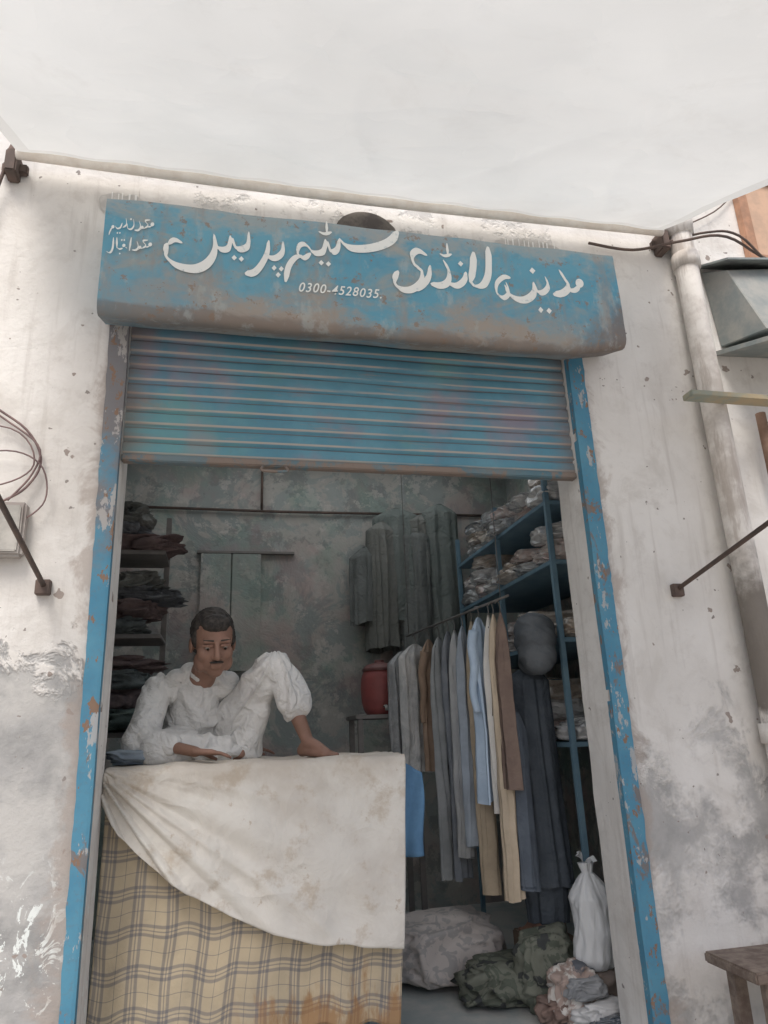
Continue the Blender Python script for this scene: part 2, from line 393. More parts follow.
# --- painted lettering (brush strokes in sign units, laid on the hood face)
def sign(px,py):
    X=(.004882*px-1.1634)/(1-.000273*px)
    yt=198+(px-105)*.1183;yb=318+(px-113)*.0337;t=(py-yt)/(yb-yt)
    zb=3.48+.16*(px-113)/504
    return X,4.18-t*(4.18-zb)
SV=[];SF=[];lay=[0];XF=[lambda x,y:(x,y)]
def face_y(X,Z): return -.2855+hood_d(X,Z)-.00005*lay[0]
def ribbon(P,nib):
    lay[0]+=1;base=len(SV);n_=len(P)
    for i,p in enumerate(P):
        k=min(1,.30+i*.14,.30+(n_-1-i)*.14)
        for s in (-1,1):
            X,Z=sign(p[0]+nib[0]*s*k,p[1]+nib[1]*s*k);SV.append((X,face_y(X,Z),Z))
    for i in range(len(P)-1):
        a=base+2*i;SF.append((a,a+1,a+3,a+2))
def st(pts,w=3.0,ang=62):
    P=[(v.x,v.y) for v in catmull([(*XF[0](a,b),0) for a,b in pts],10)]
    w*=1.25
    n=(math.cos(math.radians(ang))*w,math.sin(math.radians(ang))*w)
    ribbon(P,n);q=min(1.1,w*.30);ribbon(P,(q,-q*.5));ribbon(P,(q*.3,q))
def dot(x,y,r=2.4,n=4):
    x,y=XF[0](x,y);lay[0]+=1;b=len(SV)
    for i in range(n):
        a=math.pi+2*math.pi*i/n;X,Z=sign(x+r*math.cos(a),y+r*1.12*math.sin(a));SV.append((X,face_y(X,Z),Z))
    SF.append(tuple(range(b,b+n)))
# madina: meem-dal, then yeh-noon-heh
dot(574,286,4.0,14);st([(574,289),(568,293),(561,292)],2.0)
st([(556,272),(560,281),(563,289),(557,295),(547,297)],2.9)
st([(541,279),(543,288),(538,294),(532,294),(529,285)],2.3);st([(529,285),(528,295),(520,301),(511,301),(503,296),(500,288)],3.0)
st([(506,280),(499,280),(492,286),(491,295),(497,300),(503,295),(501,285)],2.0)
dot(529,273,3.0);dot(533,311,2.6);dot(541,312,2.6)
# laundry
st([(487,249),(486,264),(484,278),(478,288),(470,289),(466,283)],2.9,35);st([(472,254),(470,270),(466,285)],2.8,20)
st([(463,275),(460,283),(453,288),(445,287)],2.7);st([(441,262),(446,274),(444,284),(437,288),(427,287)],3.0)
st([(450,256),(443,258),(438,256)],1.4);st([(446,245),(446,258)],1.2,20);dot(458,266,2.7)
st([(428,268),(425,280),(418,288),(409,292)],2.8)
st([(425,257),(416,253),(410,258),(412,267),(419,274),(417,285),(407,292),(396,291),(391,283),(396,274)],2.9)
# steam
st([(398,233),(389,243),(375,249),(358,251),(346,249),(339,241)],3.6);st([(339,241),(336,252),(330,254),(326,244),(322,254),(315,256),(310,254)],2.7)
st([(311,254),(305,247),(299,248),(297,256),(303,261),(310,256)],2.2);st([(301,258),(294,261),(288,270),(285,285)],2.4,30)
st([(331,234),(324,236),(318,234)],1.4);st([(326,223),(326,236)],1.2,20);dot(320,266,2.6);dot(327,267,2.6)
# press
st([(283,244),(282,255),(275,261),(267,260)],2.7);dot(274,271,2.5);dot(281,272,2.5);dot(278,278,2.5)
st([(269,243),(267,256),(262,267),(255,275),(246,277)],2.9)
st([(249,234),(248,248),(241,252),(236,250),(232,241),(229,251),(223,253),(218,250),(215,238)],2.8)
st([(215,238),(216,254),(210,266),(199,272),(186,271),(175,266),(168,257),(170,247)],3.8);st([(170,247),(176,243),(184,246)],2.2)
dot(235,261,2.6);dot(242,262,2.6)
# two small lines of names at the end
XF[0]=lambda x,y:(133+(x-137)*.82,238+(y-238)*.92)
def muh(x,y):
    dot(x-2,y-2,1.9,10);st([(x-3,y),(x-7,y+1)],.7)
    st([(x-5,y-7),(x-11,y-6),(x-7,y-1),(x-11,y+2)],.8);st([(x-11,y+2),(x-13,y+2)],.7);dot(x-14,y+1,1.5,10);st([(x-15,y+3),(x-19,y+3)],.7)
    st([(x-18,y-6),(x-16,y),(x-18,y+4),(x-23,y+4)],.85)
muh(164,228);muh(163,250)
st([(139,220),(140,227),(137,231),(133,230),(132,225)],.75);dot(136,220,1.0)
st([(130,219),(131,226),(127,229)],.75);st([(126,224),(124,229),(120,230),(118,227)],.75);dot(121,235,.9);dot(124,235,.9)
dot(115,228,1.6,10);st([(114,229),(112,233),(111,237)],.75)
st([(138,240),(137,255)],.85,20);st([(134,252),(132,251)],.7);dot(130,249,1.6,10);dot(130,243,.9);dot(127,243,.9)
st([(129,252),(125,253),(122,251)],.75);dot(126,258,.9)
st([(122,252),(121,240)],.85,20);st([(117,240),(117,252),(114,257),(110,255)],.85,30)
XF[0]=lambda x,y:(x,y)
m=Mat('white_sign_paint',.7,.2);n=m.noise(24,5,.7);m.col(m.mix(m.step(n,.56,.74),(.88,.90,.88),(.54,.62,.65)));lm=m.m
mesh('lettering',SV,SF,lm,hood)
cu=bpy.data.curves.new('num','FONT');cu.body='0300-4528035.';cu.size=.105;cu.shear=.3;cu.space_character=1.15;cu.offset=.0012
to=bpy.data.objects.new('num',cu);COL.objects.link(to);bpy.context.view_layer.update()
dg=bpy.context.evaluated_depsgraph_get();me=bpy.data.meshes.new_from_object(to.evaluated_get(dg));bpy.data.objects.remove(to)
wd=max(v.co.x for v in me.vertices);x0,z0=sign(297,290);x1,z1=sign(378,297);s=(x1-x0)/wd
me.materials.clear()
for v in me.vertices: v.co.y+=.006*mn.noise(Vector((v.co.x*9,2,0)))
me.transform(Matrix.Translation((x0,-.2,z0-.025))@Matrix.Rotation(math.radians(90),4,'X')@Matrix.Rotation(math.atan2(z1-z0,x1-x0),4,'Z')@Matrix.Diagonal((s,s*1.2,1,1)))
for v in me.vertices: v.co.y=-.2885+hood_d(v.co.x,v.co.z)
link('phone_number',me,lm,hood)

# ---------------------------------------------------------------- awning
aw=empty('awning',(.75,-.06,2.2),'pale translucent cloth awning on a pole with thin slanted struts','awning')
m=Mat('awning_cloth',.9,.1);n=m.noise(.8,3,.5)
c=m.mix(m.step(n,.35,.65),(.79,.80,.785),(.71,.72,.705))
st1=m.noise(2.0,5,.7,dist=.4,off=3);c=m.mix(m.mul(m.step(st1,.54,.72),.3),c,(.62,.615,.59))
rg=m.ridge(m.noise(1.5,2,.4,dist=.4,off=8));rg2=m.ridge(m.noise(3.4,2,.4,dist=.3,off=18))
hb=m.math('MAXIMUM',m.math('GREATER_THAN',m.y,-.19),m.math('MAXIMUM',m.math('LESS_THAN',m.x,-1.09),m.math('GREATER_THAN',m.x,2.61)))
c=m.mix(m.mul(hb,.32),c,(.50,.49,.46))
m.col(c).bump(m.math('ADD',rg,m.mul(rg2,.5)),.5,.045);m.translucent(.42,c)
V=[];nx,ny=150,110
CR=[(.2,-.5,.9,.45,.026,.6),(1.3,-.9,.6,-.8,.024,.5),(-.4,-1.0,.8,.6,.026,.5),(.9,-1.5,1,.1,.024,.7),(2.0,-.6,.3,.95,.020,.5),(.6,-.75,.2,.98,.020,.7),(-.2,-.4,.95,-.3,.018,.4),(1.6,-1.6,.9,.4,.024,.5),(2.3,-.3,.8,-.6,.018,.4),(.3,-1.7,.7,.7,.022,.5)]
for j in range(ny+1):
    t=j/ny;y=-.06-2.75*t
    for i in range(nx+1):
        u=i/nx;x=-1.16+3.84*u
        z=4.60-.42*(-y)-.09*math.sin(math.pi*t)*(.5+math.sin(math.pi*u)*.5)
        cre=0
        for (cx,cy,dx,dy,a_,ln_) in CR:
            dd=(x-cx)*-dy+(y-cy)*dx;al=(x-cx)*dx+(y-cy)*dy;dd+=.05*math.sin(al*4)
            cre+=a_*math.exp(-abs(dd)/.05)*math.exp(-(al/ln_)**2)
        rip=.016*math.sin(x*17+1.5*math.sin(y*4))*math.exp(-t*6)
        z+=min(1,t*6)*(.034*mn.noise(Vector((x*1.3,y*.9,2)))+.012*mn.noise(Vector((x*4,y*2.4,7)))+cre)+rip*min(1,t*12)
        V.append((x,y,z-.045*t))
mesh('canopy_cloth',V,grid_faces(nx+1,ny+1),m.m,aw,True)
pole=plain('cream_painted_pipe',(.92,.87,.80),(.82,.75,.67),.6)
dk=plain('dark_rusty_iron',(.12,.095,.085),(.18,.13,.11),.8,metal=.2)
tube('pole',[(-1.17,-.12,4.535),(.7,-.12,4.51),(2.69,-.12,4.545)],.028,pole,aw,12,6)
tube('pole',[(-1.17,-2.8,3.35),(2.69,-2.8,3.35)],.02,pole,aw)
for x in (-.83,2.45):
    tube('strut',[(x,-.03,2.215),(x,-2.78,2.80)],.012,dk,aw)
    tube('strut',[(x,-2.79,2.79),(x,-2.8,3.33)],.012,dk,aw)
    box('bracket',x-.035,x+.03,-.035,.004,2.17,2.24,dk,aw)
for x in (-1.2,2.72):
    bm=bmesh.new();bm_box(bm,x-.03,x+.03,-.11,.0,4.44,4.58,bev=.008);bm_box(bm,x-.06,x+.07,-.05,-.01,4.48,4.54,bev=.008);cap(bm,(x,-.07,4.58),.035,(x,-.07,4.64),.02)
    frombm('bracket',bm,dk,aw)

# ---------------------------------------------------------------- left wall fittings
sb=box('switch_box',-1.24,-.93,-.07,-.002,2.34,2.60,plain('grey_box_paint',(.46,.43,.40),(.34,.30,.28),.6),None,.012)
tag(sb,'small grey electrical box fixed to the plaster wall','electrical box')
box('cover',-1.22,-.95,-.078,-.071,2.36,2.58,plain('grey_cover',(.52,.50,.46),None,.5),sb,.006)
wirem=plain('dull_wire',(.16,.11,.11),(.26,.18,.17),.6)
wl=[([(-1.5,-.02,3.5),(-1.2,-.03,3.15),(-.98,-.03,2.98),(-.90,-.03,2.82),(-.95,-.04,2.68),(-1.05,-.05,2.6)],.006),
    ([(-1.5,-.02,3.4),(-1.15,-.04,3.08),(-.92,-.04,2.9),(-.93,-.04,2.75),(-1.02,-.05,2.61)],.005),
    ([(-1.5,-.02,2.72),(-1.1,-.04,2.86),(-.9,-.05,2.80),(-.86,-.04,2.62),(-.97,-.05,2.50),(-1.1,-.08,2.45)],.004),
    ([(-1.5,-.02,3.0),(-1.05,-.04,2.98),(-.93,-.03,2.80),(-1.1,-.04,2.68),(-1.5,-.03,2.66)],.004)]
o=multi_tube('electric_wires',wl,wirem);tag(o,'tangle of dull brown wires looping beside the electrical box','wire')
o=multi_tube('hanging_cable',[([(-1.22,-.07,4.55),(-1.27,-.05,4.3),(-1.32,-.03,3.8),(-1.5,-.02,3.4)],.010)],dk);tag(o,'dark cable hanging down the wall from the awning pole','cable')
# ---------------------------------------------------------------- right wall fittings
pm=Mat('whitewashed_pipe',.8,.2);n=pm.noise(4,5,.7);c=pm.mix(pm.step(n,.4,.65),(.77,.74,.70),(.58,.54,.50))
c=pm.mix(pm.mul(pm.step(pm.noise(5,5,.7,off=8,stretch=(2,2,.3)),.50,.64),.65),c,(.40,.35,.31))
zz=pm.math('ADD',pm.z,pm.mul(pm.math('SUBTRACT',pm.noise(5,5,.7,off=3),.5),.7))
band=pm.mul(pm.step(zz,1.46,1.60),pm.inv(pm.step(zz,2.1,2.5)))
pm.col(pm.mix(pm.mul(band,.92),c,(.17,.15,.13))).bump(n,.5,.01)
dp=empty('drain_pipe',(2.85,-.09,-.12),'whitewashed round drain pipe down the wall, dark stained midway','pipe')
tube('pipe',[(2.845,-.09,4.62),(2.85,-.09,3),(2.855,-.09,1.4),(2.85,-.09,-.12)],.072,pm.m,dp,24,10)
for z in (4.3,1.38): tube('pipe_collar',[(2.85,-.09,z),(2.85,-.09,z+.10)],.086,pm.m,dp,24)
tube('pipe_head',[(2.845,-.09,4.55),(2.84,-.09,4.70)],[.085,.10],pm.m,dp,24)
wr=[([(2.2,-.04,4.46),(2.5,-.06,4.43),(2.75,-.2,4.42),(3.1,-.2,4.50),(3.6,-.1,4.42),(4.6,-.05,4.5)],.009),
    ([(2.75,-.09,4.5),(3.0,-.15,4.56),(3.2,-.2,4.52),(3.6,-.12,4.33),(4.6,-.05,4.25)],.008),
    ([(2.72,-.05,4.58),(3.2,-.03,4.85),(3.6,-.02,5.2),(4.2,-.02,5.35)],.005)]
o=multi_tube('overhead_cable',wr,dk);tag(o,'black cables strung loosely across the wall past the drain pipe','cable')
ac=empty('metal_hood',(3.45,-.2,3.7),'weathered grey green sheet metal hood bolted high on the wall','metal hood')
acm=plain('grey_green_sheet',(.23,.26,.26),(.34,.34,.32),.75,.3,.1,scale=5)
V=[(3.06,-.002,3.80),(3.85,-.002,3.84),(3.85,-.30,3.84),(3.10,-.36,3.72),(3.02,-.002,4.36),(3.85,-.002,4.42),(3.85,-.22,4.34),(3.05,-.20,4.24)]
F=[(0,1,2,3),(4,7,6,5),(0,3,7,4),(1,5,6,2),(3,2,6,7),(0,4,5,1)]
o=mesh('casing',V,F,acm,ac);o.modifiers.new('b','BEVEL').width=.006
V=[(2.98,-.002,4.40),(3.92,-.002,4.46),(3.92,-.30,4.36),(3.00,-.28,4.27)];V+=[(a,b,c-.014) for a,b,c in V]
mesh('top_sheet',V,[(0,1,2,3),(7,6,5,4),(0,4,5,1),(1,5,6,2),(2,6,7,3),(3,7,4,0)],plain('worn_tin',(.30,.33,.32),(.2,.22,.22),.6,.4,.2),ac)
V=[(3.00,-.004,3.76),(3.92,-.004,3.80),(3.92,-.42,3.74),(3.04,-.46,3.62)];V+=[(a,b,c-.03) for a,b,c in V]
mesh('bottom_tray',V,[(0,1,2,3),(7,6,5,4),(0,4,5,1),(1,5,6,2),(2,6,7,3),(3,7,4,0)],acm,ac)
o=box('wooden_plank',2.58,3.75,-.26,-.17,3.30,3.335,plain('greenish_plank',(.28,.32,.28),(.42,.34,.22),.8,scale=5),None,.004);tag(o,'weathered greenish plank jutting across in front of the drain pipe','plank')
o=tube('rusty_post',[(3.16,-.1,2.85),(3.16,-.1,3.29)],.03,plain('rust',(.22,.14,.10),(.30,.2,.15),.9));tag(o,'short rusty iron post under the plank on the wall','post')
be=empty('wooden_bench',(2.75,-.32,-.12),'low dark wooden bench standing against the plaster wall','bench')
bw=plain('old_dark_wood',(.16,.12,.10),(.27,.22,.18),.8,scale=14,b=.6)
box('seat',2.18,3.35,-.50,-.15,.45,.495,bw,be,.008)
box('apron',2.24,3.29,-.47,-.445,.36,.448,bw,be,.004)
for x in (2.26,3.21):
    for y in (-.46,-.24): box('leg',x,x+.06,y,y+.06,-.12,.449,bw,be,.004)

# ---------------------------------------------------------------- counter with cloths
ct=empty('ironing_counter',(.22,.8,.024),'tall painted ironing counter just inside the doorway','counter')
bl=plain('dull_counter_paint',(.14,.18,.20),(.2,.22,.22),.7)
box('counter_body',-.50,.72,.42,1.30,.03,1.335,bl,ct,.01)
box('counter_top',-.53,.90,.37,1.33,1.337,1.375,bl,ct,.006)
m=Mat('plaid_blanket',.95,.1)
sx=m.nt.nodes.new('ShaderNodeSeparateXYZ');m.nt.links.new(m.U,sx.inputs[0]);u,v=sx.outputs[0],sx.outputs[1]
def stripes(co,per,lines):
    f=m.math('FRACT',m.mul(co,1/per));tot=None
    for c0,w in lines:
        s=m.step(m.math('ABSOLUTE',m.math('SUBTRACT',f,c0)),w*1.35,w*.75)
        tot=s if tot is None else m.math('MAXIMUM',tot,s)
    return tot
su=stripes(u,.150,[(.2,.045),(.32,.018),(.44,.045),(.82,.010)]);sv=stripes(v,.165,[(.2,.040),(.32,.016),(.44,.04),(.82,.010)])
b=m.mix(m.step(m.noise(2,5,.6),.35,.65),(.60,.50,.35),(.50,.42,.30))
b=m.mix(m.mul(m.step(m.noise(4,5,.7,off=17),.50,.7),.6),b,(.42,.36,.28))
c=m.mix(m.mul(su,.5),b,(.12,.13,.17));c=m.mix(m.mul(sv,.5),c,(.12,.13,.17))
lowz=m.math('ADD',m.z,m.mul(m.math('SUBTRACT',m.noise(8,5,.65,stretch=(1.6,1,.5),off=5),.5),1.0))
sc=m.mul(m.inv(m.step(lowz,.20,.38)),m.step(m.x,.0,.3))
c=m.mix(m.mul(sc,.75),c,(.36,.19,.08))
m.col(c).bump(m.noise(16,5,.65),.6,.010)
V=[];UV=[];nu,nv=120,70
for j in range(nv+1):
    t=j/nv
    for i in range(nu+1):
        s=i/nu
        xt=-.54+1.46*s;xb=-.555+1.40*s
        z=1.385-(1.385-.27+.06*s+.012*math.sin(s*40)+.03*mn.noise(Vector((s*9,0,0))))*t
        x=xt+(xb-xt)*t**1.6
        y=.350-.035*t+.026*(t**.7)*(math.sin(s*21+1.5*math.sin(s*7+t))*.6+1.2*mn.noise(Vector((s*7,t*.9,3))))+.011*mn.noise(Vector((s*16,t*9,1)))
        V.append((x,y,z));UV.append((s*1.46+.02*t+.014*mn.noise(Vector((s*4,t*4,1))),t*1.13+.016*mn.noise(Vector((s*4,t*4,5)))))
o=mesh('plaid_blanket',V,grid_faces(nu+1,nv+1),m.m,None,True,UV);tag(o,'beige checked blanket hanging from the ironing counter, scorched hem','blanket')
o.modifiers.new('s','SOLIDIFY').thickness=.006
m=Mat('stained_white_sheet',.95,.1);n=m.noise(2.5,5,.65);c=m.mix(m.step(n,.4,.65),(.76,.73,.67),(.66,.62,.56))
c=m.mix(m.mul(m.step(m.noise(5,5,.72,off=4),.51,.66),.6),c,(.50,.41,.31))
c=m.mix(m.mul(m.step(m.noise(7,5,.7,off=84),.63,.68),.5),c,(.42,.31,.21))
ge=m.math('ADD',m.z,m.mul(m.math('SUBTRACT',m.noise(4,5,.7,off=24),.5),.5));c=m.mix(m.mul(m.step(ge,1.22,1.40),.4),c,(.45,.38,.30))
m.col(c).bump(m.math('ADD',m.noise(3.5,5,.62,dist=1.0),m.mul(m.ridge(m.noise(4,2,.5,dist=.7,off=5)),.35)),.6,.03)
bx=[-.55,-.46,-.38,-.32,-.15,.05,.25,.5,.75,.93];bz=[1.24,1.10,1.02,.97,.84,.73,.64,.575,.545,.535]
def B(x):
    for i in range(len(bx)-1):
        if x<=bx[i+1]: 
            t=(x-bx[i])/(bx[i+1]-bx[i]);return bz[i]+(bz[i+1]-bz[i])*t
    return bz[-1]
V=[];nu,nv=150,110
for j in range(nv+1):
    t=j/nv
    for i in range(nu+1):
        s=i/nu;x=-.55+1.475*s
        if t<.3:
            q=t/.3;y=1.05-(1.05-.335)*q;z=1.392+.004*mn.noise(Vector((x*6,y*6,0)))+.018*max(0,mn.noise(Vector((x*4,y*9,5))))
        else:
            q=(t-.3)/.7
            zb=B(x)+.016*mn.noise(Vector((x*6,1,1)))
            d=q*(1.392-zb)
            if d<.06: a=d/.06*math.pi/2;y=.335-.03*math.sin(a);z=1.392-.03*(1-math.cos(a))-.01*(d/.06)
            else: y=.305;z=1.392-d
            y-=.035*q
            g=max(0,1-(x+.55)/1.3)
            fan=math.atan2(1.42-z,x+.62)
            y-=.045*min(1,q*2)*max(0,1-3.2*abs(mn.noise(Vector((fan*5.5,.3*(x+z),4)))))*g**.6
            y-=.014*q+.026*q*mn.noise(Vector((x*3.2,z*2.0,8)))+.012*mn.noise(Vector((x*6,z*4,3)))*min(1,q*3)
            y-=.012*min(1,q*2)*(1-abs(mn.noise(Vector((x*2.2+z*1.5,z*1.0-x,12))))*4)
            x=x-.12*q*max(0,(x-.6))/.33*.55
        V.append((x,y,z+(.012*mn.noise(Vector((x*7,2,2))) if t<.36 else 0)))
o=mesh('white_sheet',V,grid_faces(nu+1,nv+1),m.m,None,True);tag(o,'stained off-white ironing sheet draped over the counter edge','sheet')
o.modifiers.new('s','SOLIDIFY').thickness=.004
V=[];nu,nv=14,24
for j in range(nv+1):
    t=j/nv
    for i in range(nu+1):
        s=i/nu;V.append((.895+.13*s*(1-.12*t)+.008*math.sin(t*6),.375-.012*math.sin(s*7+t*3)-.01*t,1.372-.47*t-.07*s*(1-t)))
o=mesh('blue_cloth',V,grid_faces(nu+1,nv+1),cloth('blue_fabric',(.13,.26,.42),(.10,.2,.33)),None,True);tag(o,'folded blue cloth hanging at the end of the counter','cloth')
o.modifiers.new('s','SOLIDIFY').thickness=.012

# ---------------------------------------------------------------- people
skin=Mat('brown_skin',.55,.35);n=skin.noise(9,4);skin.col(skin.mix(skin.step(n,.35,.65),(.31,.18,.135),(.25,.145,.105))).bump(skin.noise(60,3),.15,.003);skin=skin.m
hairm=plain('black_hair',(.03,.027,.026),(.07,.062,.055),.7,scale=40,b=.6)
def head_parts(bm,M):
    E=lambda c,r: ell(bm,c,r,None,M)
    E((0,.012,.035),(.080,.098,.096));E((0,-.022,-.035),(.066,.074,.084));E((0,-.060,-.092),(.032,.028,.024))
    for s in (-1,1):
        E((s*.040,-.052,-.018),(.031,.035,.034));E((s*.084,.012,-.005),(.010,.022,.033));E((s*.050,-.02,-.065),(.027,.045,.04))
    sc_=M.to_scale()[0]
    for a,ra,b,rb in (((0,-.093,.028),.010,(0,-.114,-.018),.014),((-.045,-.082,.04),.011,(.045,-.082,.04),.011),((-.020,-.095,-.052),.007,(.020,-.095,-.052),.007),((-.016,-.092,-.065),.008,(.016,-.092,-.065),.008),((-.013,-.103,-.022),.009,(.013,-.103,-.022),.009)):
        cap(bm,M@Vector(a),ra*sc_,M@Vector(b),rb*sc_,10)
def hand(bm,wrist,dirv,palmn,size=1.0,curl=.35,thumb=1):
    w=Vector(wrist);d=Vector(dirv).normalized();n=Vector(palmn).normalized();n=(n-d*n.dot(d)).normalized();s=d.cross(n)
    for k,o in enumerate((-.030,-.010,.010,.030)):
        cap(bm,w+s*o*.55*size,.017*size,w+d*.085*size+s*o*size,.013*size,8)
        p=w+d*.088*size+s*o*size;L=(.072,.082,.078,.060)[k]*size;a=0;q=p;r=.0098*size
        for j,f in enumerate((.42,.32,.26)):
            a+=curl*(.6+.25*j);e=q+(d*math.cos(a)+n*math.sin(a))*L*f;cap(bm,q,r,e,r*.92,8);q=e;r*=.92
    b=w+d*.025*size-s*.026*size*thumb;e=b+(d*.65-s*.62*thumb+n*.3).normalized()*.045*size;cap(bm,b,.014*size,e,.0115*size,8)
    cap(bm,e,.0115*size,e+(d*.9-s*.2*thumb+n*.35).normalized()*.032*size,.009*size,8)
def foot(bm,ankle,toe,up=(0,0,1)):
    """heel, arched instep, ball and five short toes"""
    a=Vector(ankle);t=Vector(toe);u=Vector(up);d=(t-a);d=(d-u*d.dot(u)).normalized();s=d.cross(u).normalized()
    heel=a-d*.045;heel=heel+u*((t.dot(u)+.028)-heel.dot(u))
    cap(bm,a,.036,heel,.034,10);cap(bm,a,.036,a+d*.07-u*.02,.032,10);cap(bm,a+d*.07-u*.02,.032,t-d*.045+u*.014,.024,10)
    for o in (-.024,.02): cap(bm,heel,.028,t-d*.045+s*o+u*.008,.020,10)
    for k,o in enumerate((-.036,-.018,-.003,.012,.026)):
        e=t-d*(.004+.009*k)+s*o+u*.004;cap(bm,t-d*.055+s*o*.9+u*.008,.014,e,.0125 if k==0 else .0085,8)

man=empty('person',(-.08,.8,1.4),'man in white shalwar kameez sitting, one knee raised','person')
Rm=Matrix.Translation((-.075,.60,2.015))@Matrix.Rotation(math.radians(12),4,'Z')@Matrix.Rotation(math.radians(25),4,'X')@Matrix.Rotation(math.radians(-4),4,'Y')@Matrix.Scale(1.38,4)
bm=bmesh.new();head_parts(bm,Rm)
cap(bm,(-.09,.69,1.94),.068,(-.14,.80,1.84),.080)
cap(bm,(-.18,1.02,1.50),.10,(-.17,.90,1.70),.09);cap(bm,(-.35,.83,1.80),.040,(.01,.87,1.81),.040)
RS=(-.375,.82,1.79);RE=(-.43,.66,1.52);RW=(-.14,.47,1.452)
LS=(.01,.88,1.80);LE=(.05,1.04,1.58);LW=(.14,1.02,1.46)
cap(bm,RS,.042,RE,.036);cap(bm,RE,.038,RW,.027);cap(bm,LS,.040,LE,.034);cap(bm,LE,.032,LW,.026)
hand(bm,RW,(.97,-.20,-.07),(0,-.1,-1),1.10,.18,-1)
hand(bm,LW,(.9,.3,-.15),(-.1,.1,-1),1.0,.15,1)
KL=(.27,.63,1.90);AL=(.45,.60,1.475);MS=(.36,.615,1.70)
cap(bm,(-.02,.95,1.50),.07,KL,.046);cap(bm,KL,.048,MS,.050);cap(bm,MS,.050,AL,.033)
foot(bm,AL,(.56,.43,1.405))
KR=(-.34,.60,1.47);AR=(-.0,.72,1.44);cap(bm,(-.2,.95,1.50),.07,KR,.046);cap(bm,KR,.044,AR,.032);foot(bm,AR,(.14,.70,1.42),(0,-.25,.97))
remeshed('body',bm,.0065,skin,man,3)
white=cloth('white_cotton',(.77,.765,.745),(.69,.68,.66),4,dirt=(.57,.54,.51),b=.9,wrinkle=.6)
bm=bmesh.new()
cap(bm,(-.18,1.02,1.53),.175,(-.17,.92,1.66),.158,20);cap(bm,(-.17,.92,1.66),.158,(-.17,.86,1.77),.128,20)
cap(bm,(-.365,.82,1.79),.070,(-.0,.86,1.80),.068);cap(bm,(-.28,.815,1.845),.054,(-.06,.83,1.85),.054);cap(bm,(-.205,.80,1.885),.048,(-.08,.80,1.885),.048)
cap(bm,(-.19,.765,1.90),.018,(-.155,.725,1.84),.014);cap(bm,(-.07,.765,1.90),.018,(-.10,.725,1.84),.014)
cap(bm,RS,.074,RE,.084);cap(bm,RE,.080,(-.28,.565,1.485),.058)
cap(bm,LS,.066,LE,.066);cap(bm,LE,.062,(.08,1.02,1.50),.05)
ell(bm,(-.15,.78,1.440),(.27,.20,.050));ell(bm,(-.28,.90,1.48),(.18,.18,.09))
remeshed('kameez',bm,.0070,white,man,5,folds(.028,(.8,0,.6),12,2.2,1.3,low=.25),1)
bm=bmesh.new();cap(bm,(-.125,.780,1.880),.026,(-.13,.735,1.82),.016)
remeshed('undershirt',bm,.006,cloth('dark_undershirt',(.10,.09,.09)),man,2)
bm=bmesh.new()
cap(bm,(-.0,.95,1.50),.115,(.25,.645,1.89),.074,20);cap(bm,(.25,.645,1.89),.074,(.29,.63,1.90),.064,20)
cap(bm,(.285,.63,1.895),.066,(.36,.61,1.70),.082,20)
cap(bm,(.12,.80,1.60),.076,(.25,.65,1.82),.056,18);cap(bm,(.10,.80,1.45),.080,(.20,.70,1.66),.050,18)
cap(bm,(-.2,.95,1.5),.12,(-.33,.62,1.472),.078);cap(bm,(-.33,.62,1.472),.075,(-.02,.70,1.445),.060)
for v in bm.verts: v.co.z=max(v.co.z,1.396)
remeshed('shalwar',bm,.0070,white,man,4,radial_folds(.032,(.27,.63,1.99),3.6,6.3),1)
b2=bmesh.new()
for c,r in (((0,.028,.05),(.085,.090,.093)),((0,-.045,.098),(.056,.04,.035)),((0,.05,-.01),(.077,.062,.06)),((-.071,-.0,.03),(.014,.03,.04)),((.071,0,.03),(.014,.03,.04))): ell(b2,c,r,None,Rm)
remeshed('hair',b2,.007,hairm,man,2,folds(.006,(1,1,0),45,30,2),0)
b2=bmesh.new();cap(b2,Rm@Vector((-.024,-.099,-.042)),.006,Rm@Vector((0,-.108,-.037)),.008,8);cap(b2,Rm@Vector((.024,-.099,-.042)),.006,Rm@Vector((0,-.108,-.037)),.008,8)
remeshed('moustache',b2,.004,hairm,man,1)
eyem=plain('eye_white',(.34,.30,.27),(.28,.24,.22),.3);pup=plain('dark_iris',(.02,.015,.01),None,.2)
for s in (-1,1):
    b2=bmesh.new();bmesh.ops.create_icosphere(b2,subdivisions=3,radius=.0145,matrix=Matrix.Translation(Rm@Vector((s*.034,-.076,.014))));e=frombm('eye',b2,eyem,man,True)
    b2=bmesh.new();bmesh.ops.create_icosphere(b2,subdivisions=2,radius=.0080,matrix=Matrix.Translation(Rm@Vector((s*.034,-.0845,.008))));frombm('iris',b2,pup,e,True)
    b2=bmesh.new();cap(b2,Rm@Vector((s*.019,-.086,.022)),.0095,Rm@Vector((s*.048,-.078,.021)),.0095,8);frombm('eyelid',b2,skin,man,True)
    b2=bmesh.new();cap(b2,Rm@Vector((s*.016,-.095,.044)),.0045,Rm@Vector((s*.05,-.087,.045)),.0035,6);frombm('eyebrow',b2,hairm,man,True)

